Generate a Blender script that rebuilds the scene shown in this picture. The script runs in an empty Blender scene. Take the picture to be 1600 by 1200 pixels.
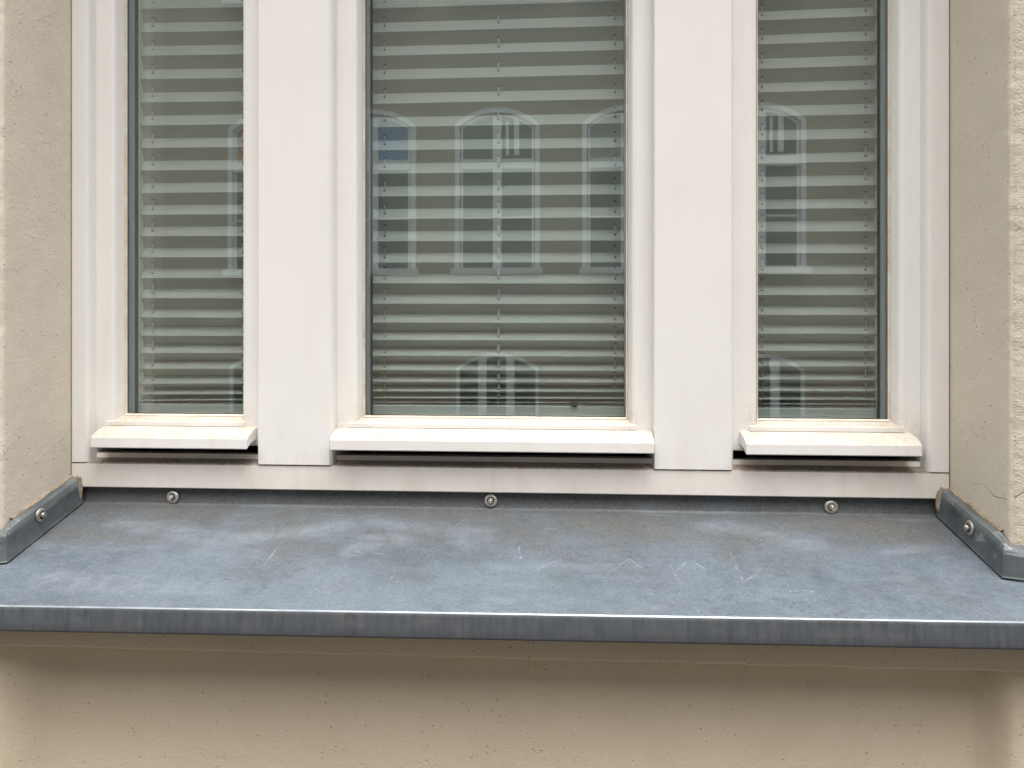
import bpy, bmesh, math, random
from mathutils import Vector, Matrix, noise
random.seed(7)
R = math.radians
scene = bpy.context.scene
C = scene.collection

# ------------------------------------------------------------------ camera, sky, sun, exposure
EYE = 1.55                      # eye height above the pavement
D = 0.866                       # camera to the plane of the window frame (Y = 0)
YAW = R(3.5)
F = 1155.0                      # focal length in pixels of the 1600 px wide photograph
YH = 505.0                      # horizon row

cam_data = bpy.data.cameras.new('camera')
cam = bpy.data.objects.new('camera', cam_data)
C.objects.link(cam)
cam.location = (0, -D, EYE)
cam.rotation_euler = (R(90), 0, YAW)
cam_data.sensor_width = 36
cam_data.lens = 36 * F / 1600
cam_data.shift_y = -(600 - YH) / 1600
cam_data.clip_start = 0.01
cam_data.clip_end = 500
scene.camera = cam

SUN_EL, SUN_AZ = R(73), R(-16)   # azimuth measured from -Y (street side) towards -X / +X
world = bpy.data.worlds.new('World')
scene.world = world
world.use_nodes = True
wn = world.node_tree
bg = wn.nodes['Background']
sky = wn.nodes.new('ShaderNodeTexSky')
sky.sky_type = 'NISHITA'
sky.sun_disc = False
sky.sun_elevation = SUN_EL
sky.sun_rotation = math.pi + SUN_AZ
sky.air_density = 0.6
sky.dust_density = 8.0
sky.ozone_density = 0.4
hs_sky = wn.nodes.new('ShaderNodeHueSaturation')      # cloud cover greys the sky
hs_sky.inputs['Saturation'].default_value = 0.45
wn.links.new(sky.outputs[0], hs_sky.inputs['Color'])
wn.links.new(hs_sky.outputs[0], bg.inputs['Color'])
bg.inputs['Strength'].default_value = 0.15

sun_data = bpy.data.lights.new('sun', 'SUN')
sun_data.energy = 1.5
sun_data.angle = R(95)
sun_data.color = (1.0, 0.97, 0.915)
sun = bpy.data.objects.new('sun', sun_data)
C.objects.link(sun)
sdir = Vector((math.sin(SUN_AZ) * math.cos(SUN_EL), -math.cos(SUN_AZ) * math.cos(SUN_EL), math.sin(SUN_EL)))
sun.rotation_euler = sdir.to_track_quat('Z', 'Y').to_euler()
sun.location = (0, -4, 9)

scene.view_settings.view_transform = 'Standard'
scene.view_settings.look = 'None'
scene.view_settings.gamma = 1
scene.view_settings.use_curve_mapping = False
scene.view_settings.exposure = 1.04
scene.render.engine = 'CYCLES'
scene.cycles.transparent_max_bounces = 32
scene.cycles.max_bounces = 12
scene.cycles.diffuse_bounces = 6

# ------------------------------------------------------------------ survey helpers (photo row/column -> wall coordinates)
def X_at(px, Y=0.0):
    return (D + Y) * math.tan(math.atan((px - 800) / F) - YAW)
def Z_at(px, py, Y=0.0):
    X = X_at(px, Y)
    dep = -X * math.sin(YAW) + (Y + D) * math.cos(YAW)
    return EYE - (py - YH) / F * dep
def Y_on(px, X):
    return X / math.tan(math.atan((px - 800) / F) - YAW) - D

# ------------------------------------------------------------------ object helpers
def tag(o, label=None, cat=None, group=None, kind=None):
    if label: o['label'] = label
    if cat: o['category'] = cat
    if group: o['group'] = group
    if kind: o['kind'] = kind
    return o
def thing(name, label, cat, loc=(0, 0, 0), group=None):
    o = bpy.data.objects.new(name, None)
    o.empty_display_size = 0.05
    C.objects.link(o)
    o.location = loc
    return tag(o, label, cat, group)
def root_of(o):
    p = Vector((0, 0, 0))
    while o:
        p += o.location
        o = o.parent
    return p
def obj(name, bm, mats, parent=None, label=None, smooth=False, local=False):
    if not isinstance(mats, (list, tuple)): mats = [mats]
    if parent is not None and not local:
        off = root_of(parent)
        bmesh.ops.translate(bm, verts=bm.verts, vec=-off)
    bmesh.ops.recalc_face_normals(bm, faces=bm.faces)
    me = bpy.data.meshes.new(name)
    bm.to_mesh(me); bm.free()
    for m in mats: me.materials.append(m)
    if smooth:
        for p in me.polygons: p.use_smooth = True
    o = bpy.data.objects.new(name, me)
    C.objects.link(o)
    if parent is not None: o.parent = parent
    if label: o['label'] = label
    return o
def copy_tree(o, parent=None):
    c = o.copy(); C.objects.link(c)
    if parent is not None: c.parent = parent
    for ch in list(o.children): copy_tree(ch, c)
    return c

def box(bm, x0, x1, y0, y1, z0, z1, bevel=0.0, seg=2):
    g = bmesh.ops.create_cube(bm, size=1.0)
    vs = g['verts']
    for v in vs:
        v.co = Vector((x0 + (v.co.x + .5) * (x1 - x0), y0 + (v.co.y + .5) * (y1 - y0), z0 + (v.co.z + .5) * (z1 - z0)))
    if bevel > 0:
        es = list({e for v in vs for e in v.link_edges})
        bmesh.ops.bevel(bm, geom=es, offset=bevel, segments=seg, profile=0.5, affect='EDGES')
    return bm
def prism(bm, prof, x0, x1, mat=0):
    """closed (y,z) outline pushed along X"""
    a = [bm.verts.new((x0, y, z)) for y, z in prof]
    b = [bm.verts.new((x1, y, z)) for y, z in prof]
    n = len(prof)
    fs = []
    for i in range(n):
        j = (i + 1) % n
        fs.append(bm.faces.new((a[i], a[j], b[j], b[i])))
    fs.append(bm.faces.new(a)); fs.append(bm.faces.new(b[::-1]))
    for f in fs: f.material_index = mat
    return bm
def column(bm, prof, z0, z1):
    """closed (x,y) outline pushed along Z"""
    a = [bm.verts.new((x, y, z0)) for x, y in prof]
    b = [bm.verts.new((x, y, z1)) for x, y in prof]
    n = len(prof)
    for i in range(n):
        j = (i + 1) % n
        bm.faces.new((a[i], a[j], b[j], b[i]))
    bm.faces.new(a); bm.faces.new(b[::-1])
    return bm
def ring(bm, x0, x1, z0, z1, prof, wl=0.0, wr=0.0, wb=0.0, wt=0.0):
    """closed (inset, y) outline swept round a rectangle with mitred corners; w* widen single sides"""
    loops = []
    for cx, cz in ((0, 0), (1, 0), (1, 1), (0, 1)):
        lp = []
        for ins, y in prof:
            k = 1.0 if ins > 0.006 else 0.0
            x = x0 + ins + wl * k if cx == 0 else x1 - ins - wr * k
            z = z0 + ins + wb * k if cz == 0 else z1 - ins - wt * k
            lp.append(bm.verts.new((x, y, z)))
        loops.append(lp)
    n = len(prof)
    for i in range(4):
        A, B = loops[i], loops[(i + 1) % 4]
        for k in range(n):
            l = (k + 1) % n
            bm.faces.new((A[k], A[l], B[l], B[k]))
    return bm
def lathe(bm, prof, origin, axis, n=20, mat=0):
    M = Matrix.Translation(Vector(origin)) @ Vector(axis).normalized().to_track_quat('Z', 'Y').to_matrix().to_4x4()
    rings = []
    for r, h in prof:
        if r < 1e-6: rings.append([bm.verts.new(M @ Vector((0, 0, h)))])
        else: rings.append([bm.verts.new(M @ Vector((r * math.cos(2 * math.pi * i / n), r * math.sin(2 * math.pi * i / n), h))) for i in range(n)])
    for a, b in zip(rings, rings[1:]):
        for i in range(n):
            j = (i + 1) % n
            if len(a) == 1 and len(b) == 1: continue
            if len(a) == 1: f = bm.faces.new((a[0], b[i], b[j]))
            elif len(b) == 1: f = bm.faces.new((a[i], a[j], b[0]))
            else: f = bm.faces.new((a[i], a[j], b[j], b[i]))
            f.material_index = mat; f.smooth = True
    return bm
def tube(bm, pts, r, n=6, mat=0):
    prev = None
    for i, p in enumerate(pts):
        p = Vector(p)
        d = (Vector(pts[min(i + 1, len(pts) - 1)]) - Vector(pts[max(i - 1, 0)])).normalized()
        q = d.to_track_quat('Z', 'Y')
        c = [bm.verts.new(p + q @ Vector((r * math.cos(2 * math.pi * k / n), r * math.sin(2 * math.pi * k / n), 0))) for k in range(n)]
        if prev:
            for k in range(n):
                f = bm.faces.new((prev[k], prev[(k + 1) % n], c[(k + 1) % n], c[k])); f.material_index = mat
        prev = c
    return bm

# ------------------------------------------------------------------ material helpers
class NT:
    def __init__(self, name):
        self.m = bpy.data.materials.new(name)
        self.m.use_nodes = True
        self.t = self.m.node_tree
        self.b = self.t.nodes['Principled BSDF']
        self.out = self.t.nodes['Material Output']
        self._pos = None
    def n(self, typ, **kw):
        nd = self.t.nodes.new(typ)
        for k, v in kw.items(): setattr(nd, k, v)
        return nd
    def l(self, a, b): self.t.links.new(a, b)
    def put(self, sock, v):
        if hasattr(v, 'is_output'): self.l(v, sock)
        else: sock.default_value = v
    @property
    def pos(self):
        if self._pos is None: self._pos = self.n('ShaderNodeNewGeometry').outputs['Position']
        return self._pos
    @property
    def nz(self):
        s = self.n('ShaderNodeSeparateXYZ'); self.l(self.n('ShaderNodeNewGeometry').outputs['True Normal'], s.inputs[0]); return s.outputs[2]
    def sep(self, v):
        s = self.n('ShaderNodeSeparateXYZ'); self.l(v, s.inputs[0]); return s.outputs
    def mapped(self, scale, loc=(0, 0, 0), rot=(0, 0, 0)):
        m = self.n('ShaderNodeMapping')
        self.l(self.pos, m.inputs[0])
        m.inputs['Scale'].default_value = scale; m.inputs['Location'].default_value = loc; m.inputs['Rotation'].default_value = rot
        return m.outputs[0]
    def noise(self, scale, detail=4, rough=.55, vec=None, dist=0.0):
        t = self.n('ShaderNodeTexNoise')
        self.l(vec if vec is not None else self.pos, t.inputs['Vector'])
        t.inputs['Scale'].default_value = scale; t.inputs['Detail'].default_value = detail
        t.inputs['Roughness'].default_value = rough; t.inputs['Distortion'].default_value = dist
        return t.outputs['Fac']
    def voro(self, scale, vec=None, feature='F1'):
        t = self.n('ShaderNodeTexVoronoi', feature=feature)
        self.l(vec if vec is not None else self.pos, t.inputs['Vector'])
        t.inputs['Scale'].default_value = scale
        return t.outputs['Distance']
    def ramp(self, fac, a, b, va=0.0, vb=1.0):
        r = self.n('ShaderNodeMapRange', clamp=True)
        self.put(r.inputs[0], fac)
        r.inputs[1].default_value = a; r.inputs[2].default_value = b; r.inputs[3].default_value = va; r.inputs[4].default_value = vb
        return r.outputs[0]
    def math(self, op, a, b=0.0, clamp=False):
        m = self.n('ShaderNodeMath', operation=op, use_clamp=clamp)
        self.put(m.inputs[0], a); self.put(m.inputs[1], b)
        return m.outputs[0]
    def mix(self, fac, a, b, blend='MIX'):
        m = self.n('ShaderNodeMix', data_type='RGBA', blend_type=blend)
        self.put(m.inputs[0], fac)
        for s, v in ((m.inputs[6], a), (m.inputs[7], b)):
            if isinstance(v, tuple) and len(v) == 3: v = v + (1,)
            self.put(s, v)
        return m.outputs[2]
    def vm(self, op, a, b=None):
        m = self.n('ShaderNodeVectorMath', operation=op)
        self.put(m.inputs[0], a)
        if b is not None:
            if op == 'SCALE': self.put(m.inputs[3], b)
            else: self.put(m.inputs[1], b)
        return m.outputs[1] if op in ('LENGTH', 'DOT_PRODUCT', 'DISTANCE') else m.outputs[0]
    def bump(self, h, dist, strength=1.0, prev=None):
        b = self.n('ShaderNodeBump')
        self.l(h, b.inputs['Height'])
        b.inputs['Distance'].default_value = dist; b.inputs['Strength'].default_value = strength
        if prev is not None: self.l(prev, b.inputs['Normal'])
        return b.outputs[0]
    def segs(self, polyl, width, wob=0.0, wscale=60, soft=.5, wdir=None):
        """1 on the given line segments (3-D points), 0 elsewhere"""
        p = self.pos
        wdir = wdir or (wob, wob, wob)
        if wob:
            t = self.n('ShaderNodeTexNoise'); self.l(self.pos, t.inputs['Vector']); t.inputs['Scale'].default_value = wscale
            t.inputs['Detail'].default_value = 4
            p = self.vm('ADD', p, self.vm('MULTIPLY', self.vm('SUBTRACT', t.outputs['Color'], (.5, .5, .5)), wdir))

        best = None
        for a, b in polyl:
            a, b = Vector(a), Vector(b); ba = b - a
            pa = self.vm('SUBTRACT', p, tuple(a))
            h = self.math('MULTIPLY', self.vm('DOT_PRODUCT', pa, tuple(ba)), 1 / max(ba.length_squared, 1e-12), clamp=True)
            sv = self.n('ShaderNodeVectorMath', operation='SCALE'); sv.inputs[0].default_value = ba; self.l(h, sv.inputs[3])
            d = self.vm('LENGTH', self.vm('SUBTRACT', pa, sv.outputs[0]))
            best = d if best is None else self.math('MINIMUM', best, d)
        return self.ramp(best, width * soft, width, 1.0, 0.0)
    def done(self, col=None, rough=None, normal=None, metal=None, spec=None):
        for k, v in (('Base Color', col), ('Roughness', rough), ('Normal', normal), ('Metallic', metal), ('Specular IOR Level', spec)):
            if v is None: continue
            if isinstance(v, tuple) and len(v) == 3: v = v + (1,)
            self.put(self.b.inputs[k], v)
        return self.m

def flat(name, col, rough=.5, metal=0.0, spec=.5):
    return NT(name).done(col, rough, None, metal, spec)

def mat_white(name, base=(.785, .780, .752), dirt=.10, up=.0, upc=(.46, .40, .31), grime=None):
    n = NT(name)
    big = n.noise(3.0, 3)
    c = n.mix(n.ramp(big, .3, .7), tuple(v * .955 for v in base), tuple(min(1, v * 1.03) for v in base))
    # grey-brown weathering runs and clouds
    runs = n.noise(1.0, 5, .6, n.mapped((38, 38, 6)))
    c = n.mix(n.math('MULTIPLY', n.ramp(runs, .52, .78), dirt), c, (.50, .44, .36))
    # sparse fly specks
    sp = n.ramp(n.voro(52), .035, .055, 1, 0)
    sp = n.math('MULTIPLY', sp, n.ramp(n.noise(23, 2), .56, .60))
    c = n.mix(n.math('MULTIPLY', sp, .55), c, (.22, .18, .14))
    zz = n.sep(n.pos)[2]
    foot = n.math('MULTIPLY', n.ramp(zz, EYE - .08, EYE - .19), n.ramp(n.noise(30, 6, .7, n.mapped((1, 1, .5))), .46, .72))
    c = n.mix(n.math('MULTIPLY', foot, .32), c, (.50, .42, .32))
    if up > 0:
        mk = n.ramp(n.nz, .35, .75)
        blot = n.noise(210, 4, .6, None, .4)
        blot2 = n.noise(34, 4)
        k = n.math('MULTIPLY', mk, n.math('MULTIPLY', n.ramp(blot, .36, .62, .22, 1), n.ramp(blot2, .32, .62, .5, 1)))
        c = n.mix(n.math('MULTIPLY', mk, .42), c, (.47, .425, .36))  # even darker tone on upward faces, offsets the strong light from above
        if up > 1: k = n.math('ADD', n.math('MULTIPLY', k, .35), n.math('MULTIPLY', mk, .5), clamp=True)
        c = n.mix(n.math('MULTIPLY', k, min(up, 1.2), clamp=True), c, upc)
    if grime:
        best = None
        for g in grime:
            d = n.vm('LENGTH', n.vm('MULTIPLY', n.vm('SUBTRACT', n.pos, g), (1, 1, .8)))
            best = d if best is None else n.math('MINIMUM', best, d)
        kk = n.math('MULTIPLY', n.ramp(best, .002, .022, 1, 0), n.ramp(n.noise(260, 5, .7), .36, .66))
        c = n.mix(n.math('MULTIPLY', kk, .5), c, (.36, .27, .18))
    r = n.ramp(n.noise(14, 4), .3, .7, .34, .48)
    nm = n.bump(n.noise(420, 3), .00012, .35)
    nm = n.bump(n.noise(9, 2), .0008, .3, nm)
    return n.done(c, r, nm, 0, .45)

def mat_plaster(name, base, rough_amt=1.0, scale=1.0, cracks=None, pits=.5):
    n = NT(name)
    cl = n.noise(2.2, 4)
    c = n.mix(n.ramp(cl, .3, .72), tuple(v * .93 for v in base), tuple(v * 1.05 for v in base))
    cl2 = n.noise(19, 4, .6)
    c = n.mix(n.ramp(cl2, .45, .8, 0, .3), c, (base[0] * .86, base[1] * .83, base[2] * .76))
    # small dark pores
    pv = n.voro(150 * scale)
    pm = n.math('MULTIPLY', n.ramp(pv, .10, .2, 1, 0), n.ramp(n.noise(60 * scale, 2), .53, .6))
    c = n.mix(n.math('MULTIPLY', pm, pits), c, (base[0] * .38, base[1] * .34, base[2] * .28))
    pv2 = n.voro(23)
    pm2 = n.math('MULTIPLY', n.ramp(pv2, .018, .038, 1, 0), n.ramp(n.noise(11, 1), .53, .6))
    c = n.mix(n.math('MULTIPLY', pm2, .5), c, (base[0] * .3, base[1] * .25, base[2] * .2))
    h = n.noise(300 * scale, 4, .6)
    nm = n.bump(h, .0009 * rough_amt, .8)
    nm = n.bump(n.noise(55 * scale, 3), .0016 * rough_amt, .6, nm)
    nm = n.bump(n.math('MULTIPLY', pm, -1.0), .0012, .8, nm)
    if cracks:
        k = n.segs(cracks, .0008, .006, 90, .35, (0, 0, .007))
        c = n.mix(n.math('MULTIPLY', k, .7), c, (.17, .14, .11))
        nm = n.bump(n.math('MULTIPLY', k, -1.0), .001, 1, nm)
    return n.done(c, .9, nm, 0, .2)

# --- key dimensions
X_L, X_R = X_at(110.5), X_at(1485)          # reveal faces
YW = -0.1125                                 # street face of the wall
SILL_Z = EYE - .2190                         # sill sheet at its back bend
SY0 = .006                                   # plane of the rear upstand
SYF = -.189                                  # front fold of the sill
def sill_front_z(X):
    za, zb = Z_at(0, 946, SYF), Z_at(1600, 972, SYF)
    xa, xb = X_at(0, SYF), X_at(1600, SYF)
    return za + (zb - za) * (X - xa) / (xb - xa)
def sill_z(X, Y):
    t = (SY0 - Y) / (SY0 - SYF)
    return SILL_Z + (sill_front_z(X) - SILL_Z) * t
def sill_pt(px, py):
    """photo point -> point on the sill sheet"""
    lo, hi = SYF - .05, SY0 + .05
    for _ in range(40):
        mid = (lo + hi) / 2
        if Z_at(px, py, mid) < sill_z(X_at(px, mid), mid): lo = mid   # ray already below sheet: further away
        else: hi = mid
    # choose sign by testing
    return (X_at(px, mid), mid, sill_z(X_at(px, mid), mid))

def solve_sill(px, py):
    best = None
    for i in range(401):
        Y = SYF - .01 + i * (.21 / 400)
        d = abs(Z_at(px, py, Y) - sill_z(X_at(px, Y), Y))
        if best is None or d < best[0]: best = (d, Y)
    Y = best[1]; X = X_at(px, Y)
    return (X, Y, sill_z(X, Y))

def mat_zinc_top():
    n = NT('weathered_zinc')
    s = n.sep(n.pos)
    fy = n.ramp(s[1], SYF, SY0)                      # 0 front .. 1 back
    v = n.mapped((1, 1.7, 1.7))
    cloud = n.noise(4.2, 8, .66, v, .4)
    fine = n.noise(46, 6, .68, n.mapped((1, 1.5, 1.5), (3, 1, 0)), .5)
    c = n.mix(n.ramp(cloud, .32, .7), (.070, .093, .118), (.150, .185, .222))
    c = n.mix(n.ramp(fine, .38, .72, 0, .6), c, (.170, .206, .242))
    # grey-brown film left near the window, broken up by the clouds
    film = n.math('MULTIPLY', n.ramp(n.math('ADD', fy, n.ramp(n.noise(9, 5, .6, v), .25, .75, -.45, .45)), .30, .90), .9)
    c = n.mix(film, c, (.088, .089, .087))
    # dark flecks, lying along the drainage direction
    fl = n.noise(1, 5, .7, n.mapped((95, 190, 190)))
    c = n.mix(n.math('MULTIPLY', n.math('MULTIPLY', n.ramp(fl, .54, .66), .75), n.ramp(n.noise(5.5, 3, .6, v), .36, .6)), c, (.055, .066, .078))
    run = n.noise(1, 4, .6, n.mapped((42, 3.5, 3.5)))
    c = n.mix(n.ramp(run, .5, .78, 0, .2), c, (.185, .225, .262))
    c = n.mix(n.ramp(run, .5, .26, 0, .2), c, (.072, .092, .110))
    P = solve_sill
    nb = n.ramp(n.noise(16, 6, .65, v, .5), .36, .62)
    dark = n.segs([(P(520, 872), P(735, 872)), (P(600, 892), P(690, 905)), (P(880, 905), P(1020, 900))], .034, .05, 8, .1)
    c = n.mix(n.math('MULTIPLY', n.math('MULTIPLY', dark, nb), .65), c, (.075, .092, .104))
    pale = n.segs([(P(190, 812), P(330, 846)), (P(330, 846), P(540, 822)), (P(590, 812), P(760, 832)), (P(560, 855), P(640, 840)), (P(1120, 820), P(1260, 850)), (P(60, 905), P(330, 920))], .022, .05, 9, .05)
    c = n.mix(n.math('MULTIPLY', n.math('MULTIPLY', pale, n.ramp(n.noise(20, 6, .7, v, .8), .34, .68)), .6), c, (.25, .295, .345))
    brown = n.segs([(P(140, 790), P(250, 800)), (P(110, 830), P(240, 850)), (P(1240, 815), P(1440, 835)), (P(930, 815), P(1010, 830))], .028, .05, 9, .05)
    c = n.mix(n.math('MULTIPLY', n.math('MULTIPLY', brown, nb), .6), c, (.125, .112, .098))
    grain = n.noise(1, 3, .75, n.mapped((330, 430, 430)))
    c = n.mix(n.ramp(grain, .5, .72, 0, .4), c, (.225, .265, .30))
    c = n.mix(n.ramp(grain, .5, .30, 0, .4), c, (.060, .076, .092))
    # pale oxide bloom
    bl = n.noise(1, 4, .6, n.mapped((6, 22, 22), (1, 4, 2)), 1.2)
    c = n.mix(n.math('MULTIPLY', n.ramp(bl, .56, .78), .4), c, (.25, .30, .355))
    sp = n.math('MULTIPLY', n.ramp(n.voro(85), .05, .09, 1, 0), n.ramp(n.noise(9, 2), .58, .66))
    c = n.mix(n.math('MULTIPLY', sp, .6), c, (.42, .45, .48))
    P = solve_sill
    scr = [(P(412, 884), P(441, 846)), (P(833, 893), P(876, 874)), (P(826, 895), P(850, 884)), (P(811, 853), P(815, 872)),
           (P(845, 826), P(874, 826)), (P(901, 826), P(920, 826)), (P(948, 896), P(984, 873)), (P(984, 873), P(1004, 890)),
           (P(1046, 882), P(1064, 911)), (P(1052, 896), P(1072, 880)), (P(1083, 878), P(1102, 889)), (P(1140, 862), P(1161, 909)),
           (P(1163, 909), P(1186, 893)), (P(1209, 815), P(1222, 826)), (P(555, 862), P(600, 866)), (P(350, 808), P(395, 803)),
           (P(705, 826), P(728, 810)), (P(975, 903), P(1002, 909))]
    k = n.segs(scr, .0013, .004, 60, .1)
    k = n.math('MULTIPLY', k, n.ramp(n.noise(90, 4, .7), .42, .66, .05, .7))
    c = n.mix(n.math('MULTIPLY', k, .85), c, (.38, .42, .46))
    r = n.ramp(cloud, .3, .7, .62, .42)
    r = n.math('ADD', r, n.math('MULTIPLY', film, .1))
    nm = n.bump(fine, .0006, .5)
    nm = n.bump(n.noise(6, 2), .004, .35, nm)
    return n.done(c, r, nm, .25, .5)

def mat_zinc_edge():
    n = NT('zinc_drip_edge')
    st = n.noise(1, 5, .7, n.mapped((210, 210, 16)))
    c = n.mix(n.ramp(st, .35, .7), (.068, .077, .088), (.098, .110, .122))
    s = n.sep(n.pos)
    low = n.noise(1, 3, .6, n.mapped((26, 26, 60)))
    c = n.mix(n.ramp(low, .5, .75, 0, .4), c, (.15, .152, .15))
    return n.done(c, n.ramp(st, .3, .7, .35, .55), n.bump(n.noise(60, 4), .0006, .4), .2, .5)

def mat_flashing():
    n = NT('zinc_flashing')
    cl = n.noise(24, 5, .65, None, .5)
    c = n.mix(n.ramp(cl, .3, .72), (.105, .125, .138), (.215, .245, .255))
    wh = n.noise(70, 5, .7, None, 1.5)
    c = n.mix(n.math('MULTIPLY', n.ramp(wh, .64, .70), .7), c, (.5, .52, .53))
    ln = n.ramp(n.math('ABSOLUTE', n.math('SUBTRACT', n.noise(22, 3, .5, None, .8), .5)), .006, .014, 1, 0)
    c = n.mix(n.math('MULTIPLY', n.math('MULTIPLY', ln, n.ramp(n.noise(45, 3), .5, .62)), .6), c, (.52, .53, .53))
    dk = n.noise(12, 4)
    c = n.mix(n.ramp(dk, .55, .75, 0, .6), c, (.09, .085, .08))
    return n.done(c, n.ramp(cl, .3, .7, .3, .5), n.bump(n.noise(90, 4), .0005, .5), .5, .5)

def mat_glass(name='window_glass', f0=.080, tint=(.972, .990, .986)):
    n = NT(name)
    lw = n.n('ShaderNodeLayerWeight'); lw.inputs[0].default_value = .5
    p5 = n.math('POWER', lw.outputs['Facing'], 5.0)
    fac = n.math('ADD', n.math('MULTIPLY', p5, 1 - f0), f0)
    tr = n.n('ShaderNodeBsdfTransparent'); tr.inputs[0].default_value = tint + (1,)
    gl = n.n('ShaderNodeBsdfGlossy'); gl.inputs['Roughness'].default_value = 0.0
    gl.inputs[0].default_value = (.96, 1, .99, 1)
    # slow float-glass waviness
    gw = n.bump(n.noise(2.0, 1), .0010, .25)
    n.l(gw, gl.inputs['Normal'])
    mx = n.n('ShaderNodeMixShader')
    n.l(fac, mx.inputs[0]); n.l(tr.outputs[0], mx.inputs[1]); n.l(gl.outputs[0], mx.inputs[2])
    n.l(mx.outputs[0], n.out.inputs[0])
    return n.m

def mat_fabric(name, base):
    n = NT(name)
    w = n.noise(1, 3, .6, n.mapped((14, 600, 600)))
    c = n.mix(n.ramp(w, .3, .7), tuple(v * .95 for v in base), tuple(v * 1.05 for v in base))
    n.put(n.b.inputs['Base Color'], c); n.b.inputs['Roughness'].default_value = .85
    n.b.inputs['Specular IOR Level'].default_value = .2
    d = n.n('ShaderNodeBsdfTranslucent'); n.l(n.mix(1.0, c, (1.0, .74, .56), 'MULTIPLY'), d.inputs[0])
    mx = n.n('ShaderNodeMixShader'); mx.inputs[0].default_value = .46
    n.l(n.b.outputs[0], mx.inputs[1]); n.l(d.outputs[0], mx.inputs[2]); n.l(mx.outputs[0], n.out.inputs[0])
    return n.m

WHITE = mat_white('white_lacquer')
GRIME = [(X_at(px, .02), .02, Z_at(px, py, .02)) for px, py in ((196, 652), (381, 653), (568, 654), (984, 658), (1180, 656), (1394, 657), (150, 672), (530, 672), (1435, 672))]
WHITE_DIRTY_DIMTOP = mat_white('white_lacquer_weathered_dimtop', dirt=.12, up=.95, grime=GRIME)
WHITE_RAIL = mat_white('white_lacquer_sooty', base=(.74, .71, .665), dirt=.25, up=1.9, upc=(.13, .095, .065))
GLASS = mat_glass()
FABRIC = mat_fabric('pleated_fabric', (.74, .80, .79))
CORD = flat('grey_cord', (.55, .55, .52), .8)
HOLE = flat('punched_hole', (.02, .022, .022), .9)
SPACER = flat('spacer_bar_grey', (.30, .345, .36), .45, .2)
RUBBER = flat('black_rubber', (.012, .012, .013), .6)
STEEL = NT('stainless_steel'); STEEL = STEEL.done((.66, .64, .60), STEEL.ramp(STEEL.noise(300, 3), .3, .7, .22, .42), None, .75)
STEEL_DULL = NT('dull_steel'); STEEL_DULL = STEEL_DULL.done(STEEL_DULL.mix(STEEL_DULL.ramp(STEEL_DULL.noise(350, 3), .4, .6), (.30, .28, .26), (.48, .46, .43)), .45, None, .7)
CAVITY_SHADE = flat('cavity_shade', (.02, .019, .02), .9)  # near-black colour stands in for shade inside the rebate
ZTOP, ZEDGE, ZFLASH = mat_zinc_top(), mat_zinc_edge(), mat_flashing()
PUTTY = NT('aged_putty'); PUTTY = PUTTY.done(PUTTY.mix(PUTTY.ramp(PUTTY.noise(40, 5, .65), .4, .7), (.68, .62, .53), (.52, .43, .33)), .7)
def mat_sealant():
    n = NT('dirty_sealant')
    return n.done(n.mix(n.ramp(n.noise(120, 5, .7), .35, .7), (.17, .125, .085), (.42, .36, .27)), .85, n.bump(n.noise(160, 4), .002, .9))
SEALANT = mat_sealant()

# the crack in the right-hand plaster
def on_right(px, py):
    Y = Y_on(px, X_R); return (X_R, Y, Z_at(px, py, Y))
def on_front(px, py): return (X_at(px, YW), YW, Z_at(px, py, YW))
cr = [on_right(1521, 755), on_right(1534, 757), on_right(1544, 764), on_right(1552, 774), on_right(1566, 779)]
cf = [on_front(1577, 781), on_front(1588, 776), on_front(1612, 765)]
cr2 = [on_front(1578, 783), on_front(1577, 800)]
cracks = list(zip(cr, cr[1:])) + list(zip(cf, cf[1:])) + [(cr[-1], cf[0])] + list(zip(cr2, cr2[1:]))
PL_REVEAL_L = mat_plaster('fine_plaster', (.645, .592, .50), .9, 1.15, None, .2)
PL_REVEAL_R = mat_plaster('fine_plaster_cracked', (.64, .585, .485), .75, 1.0, cracks, .4)
PL_ROUGH = mat_plaster('rough_stucco', (.56, .515, .42), 1.7, 1.6, cracks, .7)
PL_BELOW = mat_plaster('tan_plaster', (.655, .575, .435), .9, 1.1, None, .08)

# ------------------------------------------------------------------ ground
def sheet(name, x0, x1, y0, y1, z, mat):
    bm = bmesh.new()
    vs = [bm.verts.new(p) for p in ((x0, y0, z), (x1, y0, z), (x1, y1, z), (x0, y1, z))]
    bm.faces.new(vs)
    return tag(obj(name, bm, mat), kind='structure')
def mat_stone(name, a, b, sc):
    n = NT(name)
    return n.done(n.mix(n.ramp(n.noise(sc, 5), .3, .7), a, b), .9, n.bump(n.noise(sc * 8, 3), .004, .6))
ASPH = mat_stone('asphalt', (.045, .045, .046), (.065, .064, .062), 6)
PAVE = mat_stone('paving_concrete', (.055, .053, .05), (.085, .081, .076), 3)
sheet('ground', -200, 200, -200, 200, -.13, ASPH)
OY = -10.07                      # street face of the house opposite
def slab(name, x0, x1, y0, y1, z0, z1, mat):
    bm = bmesh.new(); box(bm, x0, x1, y0, y1, z0, z1)
    return tag(obj(name, bm, mat), kind='structure')
slab('pavement', -30, 30, -2.2, -.16, -.2, 0, PAVE)
slab('pavement', -30, 30, OY + .02, OY + 1.9, -.2, 0, PAVE)

# ------------------------------------------------------------------ the house wall round the window
ZTOPW = EYE + .80
wall = thing('house_wall', 'beige plastered house wall framing the window niche', 'wall', (0, 0, 0))

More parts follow.
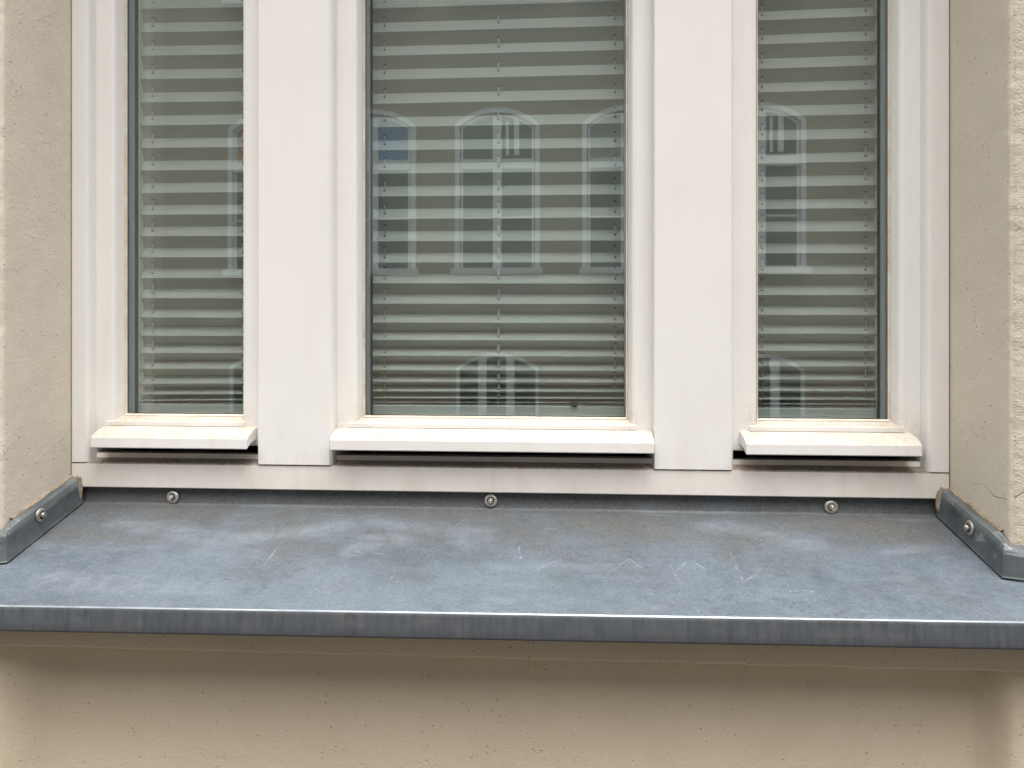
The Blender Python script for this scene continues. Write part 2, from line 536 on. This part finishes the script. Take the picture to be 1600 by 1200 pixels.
def pier(sign, xr, mat_rev, mat_front, rnd, front_w):
    """plaster pier: reveal face, irregular arris, street face"""
    prof = []                                     # (x, y, is_front)
    yb = .12
    ys = [yb - i * (yb - (YW + rnd)) / 26 for i in range(27)]
    for y in ys: prof.append((xr, y, 0))
    for i in range(1, 5):
        a = i / 5 * math.pi / 2
        prof.append((xr + sign * rnd * (1 - math.cos(a)), YW + rnd - rnd * math.sin(a), 1 if i > 1 else 0))
    for i in range(0, 25):
        prof.append((xr + sign * (rnd + i * .004), YW, 1))
    prof.append((xr + sign * front_w, YW, 1))
    z0, z1, dz = EYE - .262, ZTOPW, .0045
    nz = int((z1 - z0) / dz)
    bm = bmesh.new(); rows = []
    for k in range(nz + 1):
        z = z0 + k * (z1 - z0) / nz
        row = []
        for i, (x, y, fr) in enumerate(prof):
            d = noise.noise(Vector((x * 30, y * 30, z * 30))) * .0005 + noise.noise(Vector((x * 6, y * 6, z * 5))) * .0010
            corner = max(0, 1 - abs(y - YW) / .02) if not fr else max(0, 1 - abs(x - xr) / .03)
            d += corner * (noise.noise(Vector((7, y * 120, z * 130))) * .0007 + noise.noise(Vector((3, 1, z * 28))) * .0006)
            if fr: d += noise.noise(Vector((x * 260, 2, z * 260))) * .0007
            nx, ny = (-sign, 0) if not fr else (0, -1)
            if 27 <= i < 31: nx, ny = -sign * .7, -.7
            if i == len(prof) - 1: d = 0
            if y > -.01: d = min(d, 0) * 0
            row.append(bm.verts.new((x + nx * d, y + ny * d, z)))
        rows.append(row)
    for a, b in zip(rows, rows[1:]):
        for i in range(len(prof) - 1):
            f = bm.faces.new((a[i], a[i + 1], b[i + 1], b[i]))
            f.material_index = 1 if i >= 29 else 0
            f.smooth = True
    # close back
    bl = [bm.verts.new((xr + sign * front_w, yb, z)) for z in (z0, z1)]
    n = len(prof)
    bm.faces.new((rows[0][n - 1], bl[0], bl[1], rows[-1][n - 1]))
    bm.faces.new((rows[0][0], rows[-1][0], bl[1], bl[0]))
    return obj('pier', bm, [mat_rev, mat_front], wall)
o = pier(-1, X_L, PL_REVEAL_L, PL_ROUGH, .006, 2.2)
o = pier(1, X_R, PL_REVEAL_R, PL_ROUGH, .006, 2.2)
o['label'] = 'plaster pier with a hairline crack and rough arris'
bm = bmesh.new(); box(bm, X_L - 2.2, X_R + 2.2, YW + .001, .12, ZTOPW + .001, ZTOPW + 3.0)
obj('lintel', bm, PL_ROUGH, wall)

# ledge under the sill and the slightly hollow apron wall below
LY = SYF + .034
def ledge_z(X): 
    za, zb = Z_at(30, 1011.5, LY), Z_at(1570, 1051, LY)
    xa, xb = X_at(30, LY), X_at(1570, LY)
    return za + (zb - za) * (X - xa) / (xb - xa)
XA, XB = X_at(22, -.14), X_at(1566, -.14)
def smooth(a, b, x):
    t = min(1, max(0, (x - a) / (b - a))); return t * t * (3 - 2 * t)
def apron_y(X):
    c = -.116
    l = smooth(XA + .035, XA - .02, X) if False else 1 - smooth(XA - .02, XA + .03, X)
    r = smooth(XB - .007, XB + .007, X)
    return c + (LY + .003 - c) * l + (LY + .008 - c) * r
bm = bmesh.new()
xs = [-2.6, -1.5] + [-.95 + i * .006 for i in range(292)] + [1.3, 2.4]
zs = [0] + [EYE - .75 + i * .02 for i in range(0, 22)] + [EYE - .312, EYE - .30, EYE - .285, EYE - .268]
zs = sorted(set(round(z, 4) for z in zs))
rows = []
for z in zs:
    rows.append([bm.verts.new((x, apron_y(x) + noise.noise(Vector((x * 9, 0, z * 9))) * .0012, z)) for x in xs])
for a, b in zip(rows, rows[1:]):
    for i in range(len(xs) - 1):
        f = bm.faces.new((a[i], a[i + 1], b[i + 1], b[i])); f.smooth = True
obj('apron_wall', bm, PL_BELOW, wall)
bm = bmesh.new()
xs = [-.95 + i * .006 for i in range(292)]
rows = []
for x in xs:
    w = noise.noise(Vector((x * 22, 3, 1))) * .0013 + noise.noise(Vector((x * 90, 3, 1))) * .0007
    zb = ledge_z(x) + w
    y = LY + noise.noise(Vector((x * 15, 8, 1))) * .0008
    zt = sill_front_z(x) - .006
    rows.append([bm.verts.new(p) for p in ((x, y, zt), (x, y - .0003, (zt + zb) / 2), (x, y, zb + .003), (x, y + .001, zb + .0008), (x, y + .004, zb), (x, -.095, zb + .004))])
for a, b in zip(rows, rows[1:]):
    for i in range(5): 
        f = bm.faces.new((a[i], a[i + 1], b[i + 1], b[i])); f.smooth = True
obj('ledge', bm, PL_BELOW, wall)
# plain room lining behind the blinds
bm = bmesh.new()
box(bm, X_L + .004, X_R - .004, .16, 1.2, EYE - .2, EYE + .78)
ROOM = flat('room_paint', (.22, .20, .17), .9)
for f in list(bm.faces):
    if f.calc_center_median().y < .17: bmesh.ops.delete(bm, geom=[f], context='FACES_ONLY'); break
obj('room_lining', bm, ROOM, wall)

# ------------------------------------------------------------------ window
ZT = EYE + .70                        # top of the sashes
Z_RT, Z_RB = EYE - .1695, EYE - .1994  # bottom rail, top and lower edge
win = thing('window', 'white three-part casement window with drip caps above the zinc sill', 'window', (0, 0, EYE - .2))
XM = [(X_at(403.5), X_at(519.5)), (X_at(1022), X_at(1146.5))]     # mullions
XS = [X_at(137) + .0005, X_at(1450) - .0005]                     # inner edges of the outer stiles
YBK = .075
def member(name, x0, x1, z0, z1, yf, cl, cr, mat=None):
    ch = .0035
    p = [(x0 + (ch if cl else .001), yf), (x1 - (ch if cr else .001), yf)]
    if cr: p += [(x1 - .001, yf + .0028), (x1, yf + .0055)]
    else: p += [(x1, yf + .001)]
    p += [(x1, YBK), (x0, YBK)]
    if cl: p += [(x0, yf + .0055), (x0 + .001, yf + .0028)]
    else: p += [(x0, yf + .001)]
    bm = bmesh.new(); column(bm, p, z0, z1)
    return obj(name, bm, mat or WHITE, win)
G = .0007
member('stile', X_L + .0012, XS[0], Z_RT + G, ZT + .06, -.0005, False, True)
member('stile', XS[1], X_R - .0012, Z_RT + G, ZT + .06, -.0005, True, False)
for a, b in XM: member('mullion', a, b, Z_RT + G, ZT + .06, -.0015, False, True)
# bottom rail with a sloped, dirty rebate
bm = bmesh.new()
prism(bm, [(.001, Z_RB), (0, Z_RB + .001), (0, Z_RT - .0012), (.0012, Z_RT), (.017, Z_RT + .0035), (.0185, Z_RT + .0090), (.030, Z_RT + .0095),
           (.031, Z_RT - .002), (.074, Z_RT - .002), (.074, Z_RB)], X_L + .0016, X_R - .0016)
obj('bottom_rail', bm, WHITE_RAIL, win)
bm = bmesh.new()
box(bm, X_L + .0015, X_R - .0015, .002, YBK, ZT + .0615, ZT + .098, .001)
obj('head_rail', bm, WHITE, win)
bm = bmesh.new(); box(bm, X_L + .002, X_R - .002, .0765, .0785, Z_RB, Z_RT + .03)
obj('rebate_back', bm, CAVITY_SHADE, win)

SASH = [  # outer x0, x1, extra width left / right
    (XS[0] - .001, XM[0][0] + .001, .0022, .0045),
    (XM[0][1] - .001, XM[1][0] + .001, .0034, .0022),
    (XM[1][1] - .001, XS[1] + .001, .0085, .0022)]
Z_G = EYE - .1150                      # lower edge of the visible glass
Z_S0 = EYE - .150                      # bottom of the sash
FW, BV = .0225, .0045                   # stile face, bevel towards the glass
sashes = []
opens = []
for k, (x0, x1, wl, wr) in enumerate(SASH):
    bm = bmesh.new()
    wb = (Z_G - Z_S0) - (FW + BV)
    prof = [(0, .018), (.001, .0155), (.0025, .015), (FW - .0045, .015), (FW - .001, .0165), (FW + .0005, .019), (FW + .003, .029), (FW + BV - .0003, .0335),
            (FW + BV, .0347), (FW + BV - .0075, .0348), (FW + BV - .0075, .0560), (FW + BV + .0002, .0562), (FW + BV + .0002, .072), (FW + BV - .006, .0742), (0, .0742)]
    ring(bm, x0, x1, Z_S0, ZT, prof, wl, wr, wb, .01)
    sash = obj('sash', bm, WHITE_DIRTY_DIMTOP, win)
    for p in sash.data.polygons: p.use_smooth = False
    gx0, gx1, gz0, gz1 = x0 + FW + BV + wl, x1 - FW - BV - wr, Z_G, ZT - FW - BV - .01
    opens.append((gx0, gx1, gz0, gz1))
    # black gasket, panes, spacer bar
    bm = bmesh.new(); e = .0009
    ring(bm, gx0 + .0002, gx1 - .0002, gz0 + .0002, gz1 - .0002, [(0, .0335), (e, .0345), (e, .0349), (0, .0349)])
    obj('gasket', bm, RUBBER, sash)
    # the sight line of the spacer differs a little from casement to casement
    sl, sr = ((.0030, .006), (.0008, .0062), (.006, .0015))[k]
    hx0, hx1, hz0 = gx0 - sl, gx1 + sr, gz0 - .0062
    for y0 in (.0350, .0492):
        bm = bmesh.new(); box(bm, hx0, hx1, y0, y0 + .004, hz0, gz1 - .0003)
        obj('pane', bm, GLASS, sash)
    bm = bmesh.new()
    ring(bm, hx0 + .0003, hx1 - .0003, hz0 + .0003, gz1 - .0005, [(0, .0393), (.0042, .0393), (.0048, .0400), (.0048, .0483), (.0042, .0490), (0, .0490)])
    obj('spacer_bar', bm, SPACER, sash)
    bm = bmesh.new()
    ring(bm, hx0 + .0004, hx1 - .0004, hz0 + .0004, gz1 - .0003, [(0, .0534), (.0055, .0534), (.0058, .0545), (.0030, .0553), (0, .0553)])
    obj('gasket', bm, RUBBER, sash)
    bm = bmesh.new(); e = .0020
    ring(bm, gx0 - .0006, gx1 + .0006, gz0 - .0006, gz1 + .0006, [(0, .0300), (e, .0322), (e, .0336), (0, .0336)])
    obj('glazing_seal', bm, PUTTY, sash)
    # glazing bead along the foot of the pane
    bm = bmesh.new()
    zb0, zb1 = EYE - .1262, EYE - .1200
    prism(bm, [(.0149, zb0), (.0128, zb0 + .0003), (.0126, zb1 - .0012), (.0136, zb1), (.0200, zb1 + .0012), (.0305, Z_G - .0012), (.0305, zb0)],
          gx0 - BV - .0085 + (0 if k else .001), gx1 + BV + .004)
    obj('glazing_bead', bm, WHITE_DIRTY_DIMTOP, sash)
    # drip cap: rounded ends, sloped top, hollow below
    bm = bmesh.new()
    Yc = -.0160
    cz = [(.0148, EYE - .1262), (.0090, EYE - .1273), (.0, EYE - .1297), (Yc + .0035, EYE - .1345), (Yc + .0012, EYE - .1356), (Yc, EYE - .1368), (Yc, EYE - .1478), (Yc + .0008, EYE - .1488),
          (Yc + .003, EYE - .1488), (Yc + .004, EYE - .1450), (Yc + .010, EYE - .1435), (.0148, EYE - .1415)]
    cx0, cx1 = x0 + .001, x1 - .001
    if k == 0: cx0, cx1 = X_at(165, .0148), X_at(385.5, Yc)
    if k == 1: cx0, cx1 = XM[0][1] + .0012, XM[1][0] - .0016
    if k == 2: cx0, cx1 = X_at(1166, Yc), X_at(1442, Yc)
    prism(bm, cz, cx0, cx1)
    es = [e for e in bm.edges if abs(e.verts[0].co.x - e.verts[1].co.x) < 1e-6]
    bmesh.ops.bevel(bm, geom=es, offset=.0014, segments=2, profile=.5, affect='EDGES')
    cap = obj('drip_cap', bm, WHITE_DIRTY_DIMTOP, sash)
    sashes.append(sash)

# ------------------------------------------------------------------ pleated blinds
LM = [13.5, 50.8, 87.5, 125, 162.4, 198.8, 234.9, 271.3, 307, 342.3, 377, 410.2, 442.7, 474.3, 503.8, 530.9, 555.4, 577.7, 596.1, 610.9, 622, 628.8, 633.0]
RM = [1, 39.9, 77.7, 115.9, 154.4, 192.5, 230.3, 267.4, 303.5, 339.5, 375.6, 409.7, 443, 475, 504.8, 532.2, 557, 579.3, 597.5, 612, 623, 629.6, 633.6]
LL = [13.8, 50.6, 87.1, 123.6, 159.9, 196.1, 231.2, 266.4, 301.6, 335.7, 369.3, 402.1, 434.4, 465.9, 496, 524.7, 551.5, 576, 599.3, 616.1, 626, 631.2]
RL = [11.2, 48, 84.7, 121.8, 158, 194, 229.7, 265, 300.2, 334.5, 368.5, 401.8, 434.2, 466, 496.4, 525, 551.7, 576.2, 599.2, 615.4, 625.2, 630.6]
LR = [32.2, 69.4, 107.8, 144.4, 181.9, 219.4, 255.3, 292.2, 326.6, 361.9, 395.9, 428.5, 461, 492, 521.2, 548, 572, 592.8, 610.6, 623.9, 631.5, 636.3]
RR = [24, 62.8, 101.6, 139, 178, 215.6, 251.9, 289, 325, 361.4, 395.5, 428.5, 461, 492.2, 521.5, 548.4, 572.5, 593.4, 611.2, 624.6, 632.2, 637.0]
YF = .0645
PLEN = .0172
blind_def = [
    (0, 217, 380, LL, RL, [238.5, 379.5], (632, 646.5), 'narrow green-grey pleated blind in the left casement'),
    (1, 577, 980, LM, RM, [601, 779, 961], (634, 648), 'wide green-grey pleated blind in the middle casement with a dark clip'),
    (2, 1183, 1377, LR, RR, [1191, 1352.5], (638, 652), 'narrow green-grey pleated blind in the right casement beside the cracked pier')]
for k, pl, pr, L, Rr, cords, rail, lab in blind_def:
    gx0, gx1, gz0, gz1 = opens[k]
    if k == 0: x0 = X_at(pl, YF); x1 = gx1 - (x0 - gx0) * .6
    elif k == 1: x0 = X_at(pl, YF); x1 = gx1 - .0006
    else: x1 = X_at(pr, YF); x0 = gx0 + (gx1 - x1) * .6
    br = thing('pleated_blind', lab, 'blind', ((x0 + x1) / 2, YF, Z_at((pl + pr) / 2, rail[1], YF)), 'pleated blinds in the casements')
    zl = [Z_at(pl, y, YF) for y in L]
    zr = [Z_at(pr, y, YF) for y in Rr]
    # extend each crease line to the full width of the fabric and carry on upwards to the head
    xa, xb = X_at(pl, YF), X_at(pr, YF)
    rows = []
    for a, b in zip(zl, zr):
        s = (b - a) / (xb - xa)
        rows.append((a + s * (x0 - xa), a + s * (x1 - xa)))
    dz = (rows[0][0] - rows[1][0]), (rows[0][1] - rows[1][1])
    up = []
    t = rows[0]
    while t[0] + dz[0] < gz1 - .01:
        t = (t[0] + dz[0], t[0] + dz[0] + (rows[0][1] - rows[0][0]) * .97); up.append(t)
    rows = up[::-1] + rows
    th = .0004
    for (a0, b0), (a1, b1) in zip(rows, rows[1:]):
        h = max(.0006, (a0 - a1) / 2)
        dep = math.sqrt(max(.000004, PLEN ** 2 - h ** 2))
        dep = min(dep, .0165)
        yj = random.uniform(-.0004, .0004)
        bm = bmesh.new()
        NX = 6
        prev = None
        for i in range(NX + 1):
            u = i / NX
            x = x0 + u * (x1 - x0)
            sag = noise.noise(Vector((x * 7, a0 * 50, k))) * .00012 * min(1, h / .01)
            za, zb = a0 + (b0 - a0) * u, a1 + (b1 - a1) * u
            zm = (za + zb) / 2 + sag
            ring_ = [bm.verts.new(p) for p in ((x, YF, za), (x, YF + dep + yj, zm), (x, YF, zb + .00005), (x, YF + th * 1.6, zb + .00005), (x, YF + dep + yj + th, zm), (x, YF + th * 1.6, za))]
            if prev:
                for q in range(6):
                    f = bm.faces.new((prev[q], prev[(q + 1) % 6], ring_[(q + 1) % 6], ring_[q]))
            else: bm.faces.new(ring_)
            prev = ring_
        bm.faces.new(prev[::-1])
        obj('pleat', bm, FABRIC, br)
    # bottom bar
    zt0, zt1 = Z_at((pl + pr) / 2, rail[0], YF - .004), Z_at((pl + pr) / 2, rail[1] + 2, YF - .004)
    bm = bmesh.new(); box(bm, x0, x1, YF - .004, YF + .016, zt1, zt0, .0012)
    ALU = bpy.data.materials.get('blind_bar_grey') or flat('blind_bar_grey', (.47, .49, .475), .45)
    obj('bottom_bar', bm, ALU, br)
    if k == 1:
        bm = bmesh.new()
        xc, zc = X_at(897, YF - .006), Z_at(897, 632.5, YF - .006)
        box(bm, xc - .004, xc + .004, YF - .0065, YF - .002, zc - .0018, zc + .0028, .0009)
        box(bm, xc - .002, xc + .002, YF - .0075, YF - .003, zc - .003, zc, .0008)
        obj('clip', bm, HOLE, br)
    # cords threaded through the pleats
    for cpx in cords:
        Yc = YF + .0052
        x = X_at(cpx, Yc)
        bm = bmesh.new()
        off = (-.0007, .0007) if (k == 1 and cpx == 779) else (0,)
        for d in off: tube(bm, [(x + d, Yc, zt0 - .002), (x + d, Yc, gz1 - .01)], .0007, 6, 0)
        u = (x - x0) / (x1 - x0)
        for (a0, b0), (a1, b1) in zip(rows, rows[1:]):
            za, zb = a0 + (b0 - a0) * u, a1 + (b1 - a1) * u
            h = (za - zb) / 2
            if h < .003: continue
            dep = min(.0165, math.sqrt(max(.000004, PLEN ** 2 - h ** 2)))
            fr = (Yc - YF) / dep
            if fr > .95: continue
            for zc, ny, nzv in ((za - h * fr, -h, -dep), (zb + h * fr, -h, dep)):
                nv = Vector((0, ny, nzv)).normalized()
                p = Vector((x, Yc, zc)) + nv * .0001
                lathe(bm, [(0, .0003), (.0014, .0003), (.0016, 0)], p, nv, 10, 1)
        obj('cord', bm, [CORD, HOLE], br)

# ------------------------------------------------------------------ zinc sill
SXL, SXR = -1.1, 1.0
sill = thing('window_sill', 'grey-blue weathered zinc window sill with scratches and folded drip edge', 'window sill', (0, SYF, SILL_Z - .07))
bm = bmesh.new()
NX, NY = 150, 26
rows = []
for j in range(NY + 1):
    t = j / NY
    y = SY0 + (SYF + .0025 - SY0) * t
    row = []
    for i in range(NX + 1):
        x = SXL + (SXR - SXL) * i / NX
        z = sill_z(x, y)
        w = noise.noise(Vector((x * 4, y * 9, 0))) * .0012 + noise.noise(Vector((x * 13, y * 14, 5))) * .0005
        w *= math.sin(math.pi * min(1, max(0, t))) ** .5
        row.append(bm.verts.new((x, y, z + w)))
    rows.append(row)
# rear upstand with a soft bend
upr = []
for dy, dz in ((.0000, .0012), (.0012, .0035), (.0018, .012), (.0022, .0300)):
    upr.append([bm.verts.new((v.co.x, SY0 + dy, SILL_Z + dz)) for v in rows[0]])
allr = upr[::-1] + rows
for a, b in zip(allr, allr[1:]):
    for i in range(NX):
        f = bm.faces.new((a[i], a[i + 1], b[i + 1], b[i])); f.smooth = True
obj('sheet', bm, ZTOP, sill)
# front fold
bm = bmesh.new()
rows = []
for i in range(NX + 1):
    x = SXL + (SXR - SXL) * i / NX
    zf = sill_front_z(x); hgt = .0235
    w = noise.noise(Vector((x * 6, 1, 2))) * .0006
    pts = [(SYF + .0025, zf + .0006), (SYF + .0008, zf + .0002), (SYF - .0004, zf - .0012), (SYF - .0010 + w, zf - .004), (SYF - .0018 + w, zf - .014), (SYF - .003 + w, zf - hgt + .002),
           (SYF - .0025 + w, zf - hgt), (SYF - .0005 + w, zf - hgt - .0003), (SYF + .004, zf - hgt + .002), (SYF + .004, zf - .004)]
    rows.append([bm.verts.new((x, y, z)) for y, z in pts])
for a, b in zip(rows, rows[1:]):
    for i in range(len(a) - 1):
        f = bm.faces.new((a[i], a[i + 1], b[i + 1], b[i])); f.smooth = True
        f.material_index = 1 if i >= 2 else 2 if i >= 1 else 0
ZFOLD_HILITE = NT('zinc_fold_highlight'); ZFOLD_HILITE = ZFOLD_HILITE.done(ZFOLD_HILITE.mix(ZFOLD_HILITE.ramp(ZFOLD_HILITE.noise(40, 4), .35, .65), (.17, .20, .22), (.28, .31, .33)), .28, None, .5)  # paler colour along the fold paints its highlight line
obj('drip_edge', bm, [ZTOP, ZEDGE, ZFOLD_HILITE], sill)

# side flashings, turned round the wall corners
def fH(x, y): return .0285 + .0025 * min(1, max(0, -y / .12)) + noise.noise(Vector((x * 25, y * 25, 9))) * .0016
def flashing(sign, xr, name='side_flashing'):
    off = .0142
    X = xr - sign * off
    yfr = YW - .0105
    path = [(X, .002 - i * .0072, 0) for i in range(15)] + [(X, yfr, .5)] + \
           [(xr + sign * t, yfr - .24 * min(t + .014, .05), 1) for t in (.002, .012, .022, .036, .05, .1, .3)]
    bm = bmesh.new(); rows = []
    for x, y, fr in path:
        zb = sill_z(x, y) + .0035
        H = fH(x, y) - .003 * fr
        w = noise.noise(Vector((x * 30, y * 30, 4))) * .0014
        if fr < .3: nx, ny = sign, 0
        elif fr < .8: nx, ny = sign, 1
        else: nx, ny = 0, 1
        pts = [(-.0006, -.0015), (0, 0), (.0006 + w, H * .25), (.0012 + w, H * .72), (.0020, H * .84), (.0036, H * .95), (.0072, H), (.0118, H + .001), (.0118, H - .004)]
        rows.append([bm.verts.new((x + nx * d, y + ny * d, zb + h)) for d, h in pts])
    for a, b in zip(rows, rows[1:]):
        for i in range(len(a) - 1):
            f = bm.faces.new((a[i], a[i + 1], b[i + 1], b[i]))
    o = obj(name, bm, ZFLASH, sill)
    # sealant bead along the top and a dirty lump in the corner
    bm = bmesh.new()
    pts = []
    for i in range(40):
        y = .0 - i * (abs(YW) - .012) / 39
        zt = sill_z(X, y) + .0035 + fH(X, y) + .0008
        pts.append((xr - sign * (.0012 + noise.noise(Vector((y * 70, 1, 2))) * .0006), y, zt + noise.noise(Vector((y * 60, 5, 2))) * .0011))
    tube(bm, pts, .0022, 8)
    b_ = obj('sealant', bm, SEALANT, sill, smooth=True)
    bm = bmesh.new()
    bmesh.ops.create_icosphere(bm, subdivisions=4, radius=1)
    zc = sill_z(X, 0) + .018
    for v in bm.verts:
        d = 1 + noise.noise(v.co * 1.6) * .22 + noise.noise(v.co * 4) * .05
        v.co = Vector((X + sign * .0045 + v.co.x * .0062 * d, -.0006 + v.co.y * .0042 * d, zc + v.co.z * .0165 * d))
    obj('sealant', bm, SEALANT, sill, smooth=True)
    return X, yfr
FXL, _ = flashing(-1, X_L)
FXR, _ = flashing(1, X_R)

def screw(p, axis, s=1.0, dull=False):
    bm = bmesh.new()
    lathe(bm, [(0, .0058), (.0013, .0058), (.0014, .0036), (.0021, .0036), (.0024, .0058), (.0028, .0054), (.0032, .0040), (.0032, .0018), (0, .0018)], p, axis, 20)
    sc = obj('screw', bm, STEEL if not dull else STEEL_DULL, sill)
    bm = bmesh.new()
    lathe(bm, [(.0041, .0014), (.0043, .0022), (.0052, .0024), (.0068, .0018), (.0078, .0009), (.0079, .0003), (.0074, .0002)], p, axis, 24)
    obj('washer', bm, STEEL if not dull else STEEL_DULL, sc)
    bm = bmesh.new()
    lathe(bm, [(0, .0009), (.0042, .0009), (.0043, .0003), (.0072, .0003), (.0074, -.0004), (.0070, -.0008)], p, axis, 24)
    obj('rubber_seal', bm, RUBBER, sc)
for px, py in ((270, 776.5), (767, 782), (1298.5, 792)):
    Y = SY0 - .0008 + .0012
    tilt = random.uniform(-.10, .10)
    screw((X_at(px, Y), Y, Z_at(px, py, Y)), (tilt, -1, .10))
for px, py, X, s in ((64, 805, FXL, -1), (1514.5, 825, FXR, 1)):
    Y = Y_on(px, X)
    screw((X + s * .0006, Y, Z_at(px, py, Y)), (-s, -.03, .05), 1, True)

# ------------------------------------------------------------------ house opposite (seen mirrored in the panes)
FAC = mat_plaster('facade_render', (.42, .335, .255), 2, .2)
TRIM = flat('facade_white_trim', (.88, .88, .87), .6)
BLUEP = flat('pane_blue', (.10, .22, .46), .3)  # plain blue colour for the upper pane
ORP = flat('pane_orange_curtain', (.50, .22, .09), .4)
GREYP = flat('pane_net_curtain', (.30, .31, .30), .5)
DARKG = flat('facade_pane', (.05, .06, .065), .08)
YM = .07 - OY                          # mirrored distance plane
def mX(px): return X_at(px, YM)
def mZ(px, py): return Z_at(px, py, YM)
house = thing('apartment_building', 'ochre rendered apartment house across the street with white arched windows', 'building', (0, OY, 0))
cols = [mX(p) for p in (423, 585, 777, 977, 1188)]
step = 1.95
main_cols = cols
cols = [cols[0] - step * 3, cols[0] - step * 2] + cols + [cols[-1] + 2 * step, cols[-1] + 3 * step]
W = 1.24
z_bot, z_spr, z_top = mZ(777, 420), mZ(777, 197), mZ(777, 173)
floors = [z_bot, z_bot + 4.08]
HH = z_top - z_bot
TOPZ = floors[-1] + HH + 1.2
def arch_pts(w, h_spr, h_top, n=12):
    """outline from lower left up, over the segmental arch, down; origin bottom centre"""
    s = h_top - h_spr
    r = (w * w / 4 + s * s) / (2 * s)
    cz = h_top - r
    a0 = math.asin((w / 2) / r)
    return [(-w / 2, 0)] + [(r * math.sin(-a0 + 2 * a0 * i / n), cz + r * math.cos(-a0 + 2 * a0 * i / n)) for i in range(n + 1)] + [(w / 2, 0)]
def arch_frame(bm, w, hs, ht, t, y0, y1):
    A = arch_pts(w, hs, ht); B = arch_pts(w - 2 * t, hs - t * .4, ht - t)
    va0 = [bm.verts.new((x, y0, z)) for x, z in A]; vb0 = [bm.verts.new((x, y0, max(z, 0))) for x, z in B]
    va1 = [bm.verts.new((x, y1, z)) for x, z in A]; vb1 = [bm.verts.new((x, y1, max(z, 0))) for x, z in B]
    for i in range(len(A) - 1):
        bm.faces.new((va0[i], va0[i + 1], vb0[i + 1], vb0[i])); bm.faces.new((va1[i], vb1[i], vb1[i + 1], va1[i + 1]))
        bm.faces.new((va0[i], va1[i], va1[i + 1], va0[i + 1])); bm.faces.new((vb0[i], vb0[i + 1], vb1[i + 1], vb1[i]))
def arch_plate(bm, w, hs, ht, y0, y1):
    A = arch_pts(w, hs, ht)
    a = [bm.verts.new((x, y0, z)) for x, z in A]; b = [bm.verts.new((x, y1, z)) for x, z in A]
    bm.faces.new(a); bm.faces.new(b[::-1])
    for i in range(len(A)):
        j = (i + 1) % len(A); bm.faces.new((a[i], a[j], b[j], b[i]))
hs, ht = z_spr - z_bot, HH
bm = bmesh.new(); arch_frame(bm, W + .03, hs + .01, ht + .03, .070, -.02, .07)
w0 = obj('window', bm, TRIM, house, local=True)
bm = bmesh.new()
arch_frame(bm, W - .145, hs - .03, ht - .06, .03, .0, .03)
box(bm, -.065, .065, -.02, .05, 0, ht - .09)
zt = mZ(777, 262) - z_bot
box(bm, -W / 2 + .07, W / 2 - .07, -.02, .075, zt - .03, zt + .11)
zq = mZ(777, 343) - z_bot
box(bm, -W / 2 + .1, W / 2 - .1, .0, .02, zq, zq + .03)
obj('frame', bm, TRIM, w0, local=True)
bm = bmesh.new()
box(bm, .13, .17, -.005, .028, zt + .18, ht - .17); box(bm, .25, .33, -.005, .028, zt + .18, ht - .13)
obj('glazing_bar', bm, TRIM, w0, local=True)
bm = bmesh.new(); arch_plate(bm, W - .18, hs - .03 - zt, ht - .08 - zt, -.027, -.010)
bmesh.ops.translate(bm, verts=bm.verts, vec=(0, 0, zt))
obj('pane', bm, DARKG, w0, local=True)
bm = bmesh.new(); box(bm, -W / 2 + .09, W / 2 - .09, -.027, -.010, .01, zt - .01)
obj('lower_pane', bm, DARKG, w0, local=True)
bm = bmesh.new(); box(bm, -W / 2 - .06, W / 2 + .06, -.02, .16, -.09, .0)
obj('sill', bm, TRIM, w0, local=True)
first = True
for fz in floors:
    for cx in cols:
        w = w0 if first else copy_tree(w0, house)
        first = False
        w.location = (cx, .03, fz)
        ci = cols.index(cx)
        if ci not in (4, 6):
            for c_ in list(w.children):
                if c_.name.startswith('glazing_bar') and w is not w0: bpy.data.objects.remove(c_)
        pc = [c_ for c_ in w.children if c_.name.startswith('pane')][0]
        ci = cols.index(cx)
        pm = {2: ORP, 3: BLUEP, 5: GREYP}.get(ci) if fz == floors[0] else {1: GREYP, 4: GREYP}.get(ci)
        if pm:
            pc.material_slots[0].link = 'OBJECT'; pc.material_slots[0].material = pm
# low basement windows with two broad posts
hb = mZ(777, 552)
z_low = .10
bm = bmesh.new(); arch_frame(bm, W, hb - .22 - z_low, hb - z_low, .05, -.02, .04)
l0 = obj('window', bm, TRIM, house, label='low basement window with two broad white posts', local=True)
bm = bmesh.new()
for a, b in ((747, 760), (791, 804)):
    box(bm, mX(a) - mX(777), mX(b) - mX(777), -.02, .05, 0, hb - z_low - .05)
obj('frame', bm, TRIM, l0, local=True)
bm = bmesh.new(); arch_plate(bm, W - .06, hb - .24 - z_low, hb - z_low - .03, -.027, -.010)
obj('pane', bm, DARKG, l0, local=True)
for i, cx in enumerate([main_cols[0], main_cols[2], main_cols[4], cols[0], cols[-1]]):
    w = l0 if i == 0 else copy_tree(l0, house)
    w.location = (cx, .03, z_low)
bm = bmesh.new(); box(bm, -16, 16, OY - 6, OY, -.1, TOPZ)
obj('wall', bm, FAC, house)
bm = bmesh.new(); box(bm, -16.2, 16.2, OY - 6.2, OY + .25, TOPZ + .003, TOPZ + .35, .05)
obj('cornice', bm, TRIM, house)
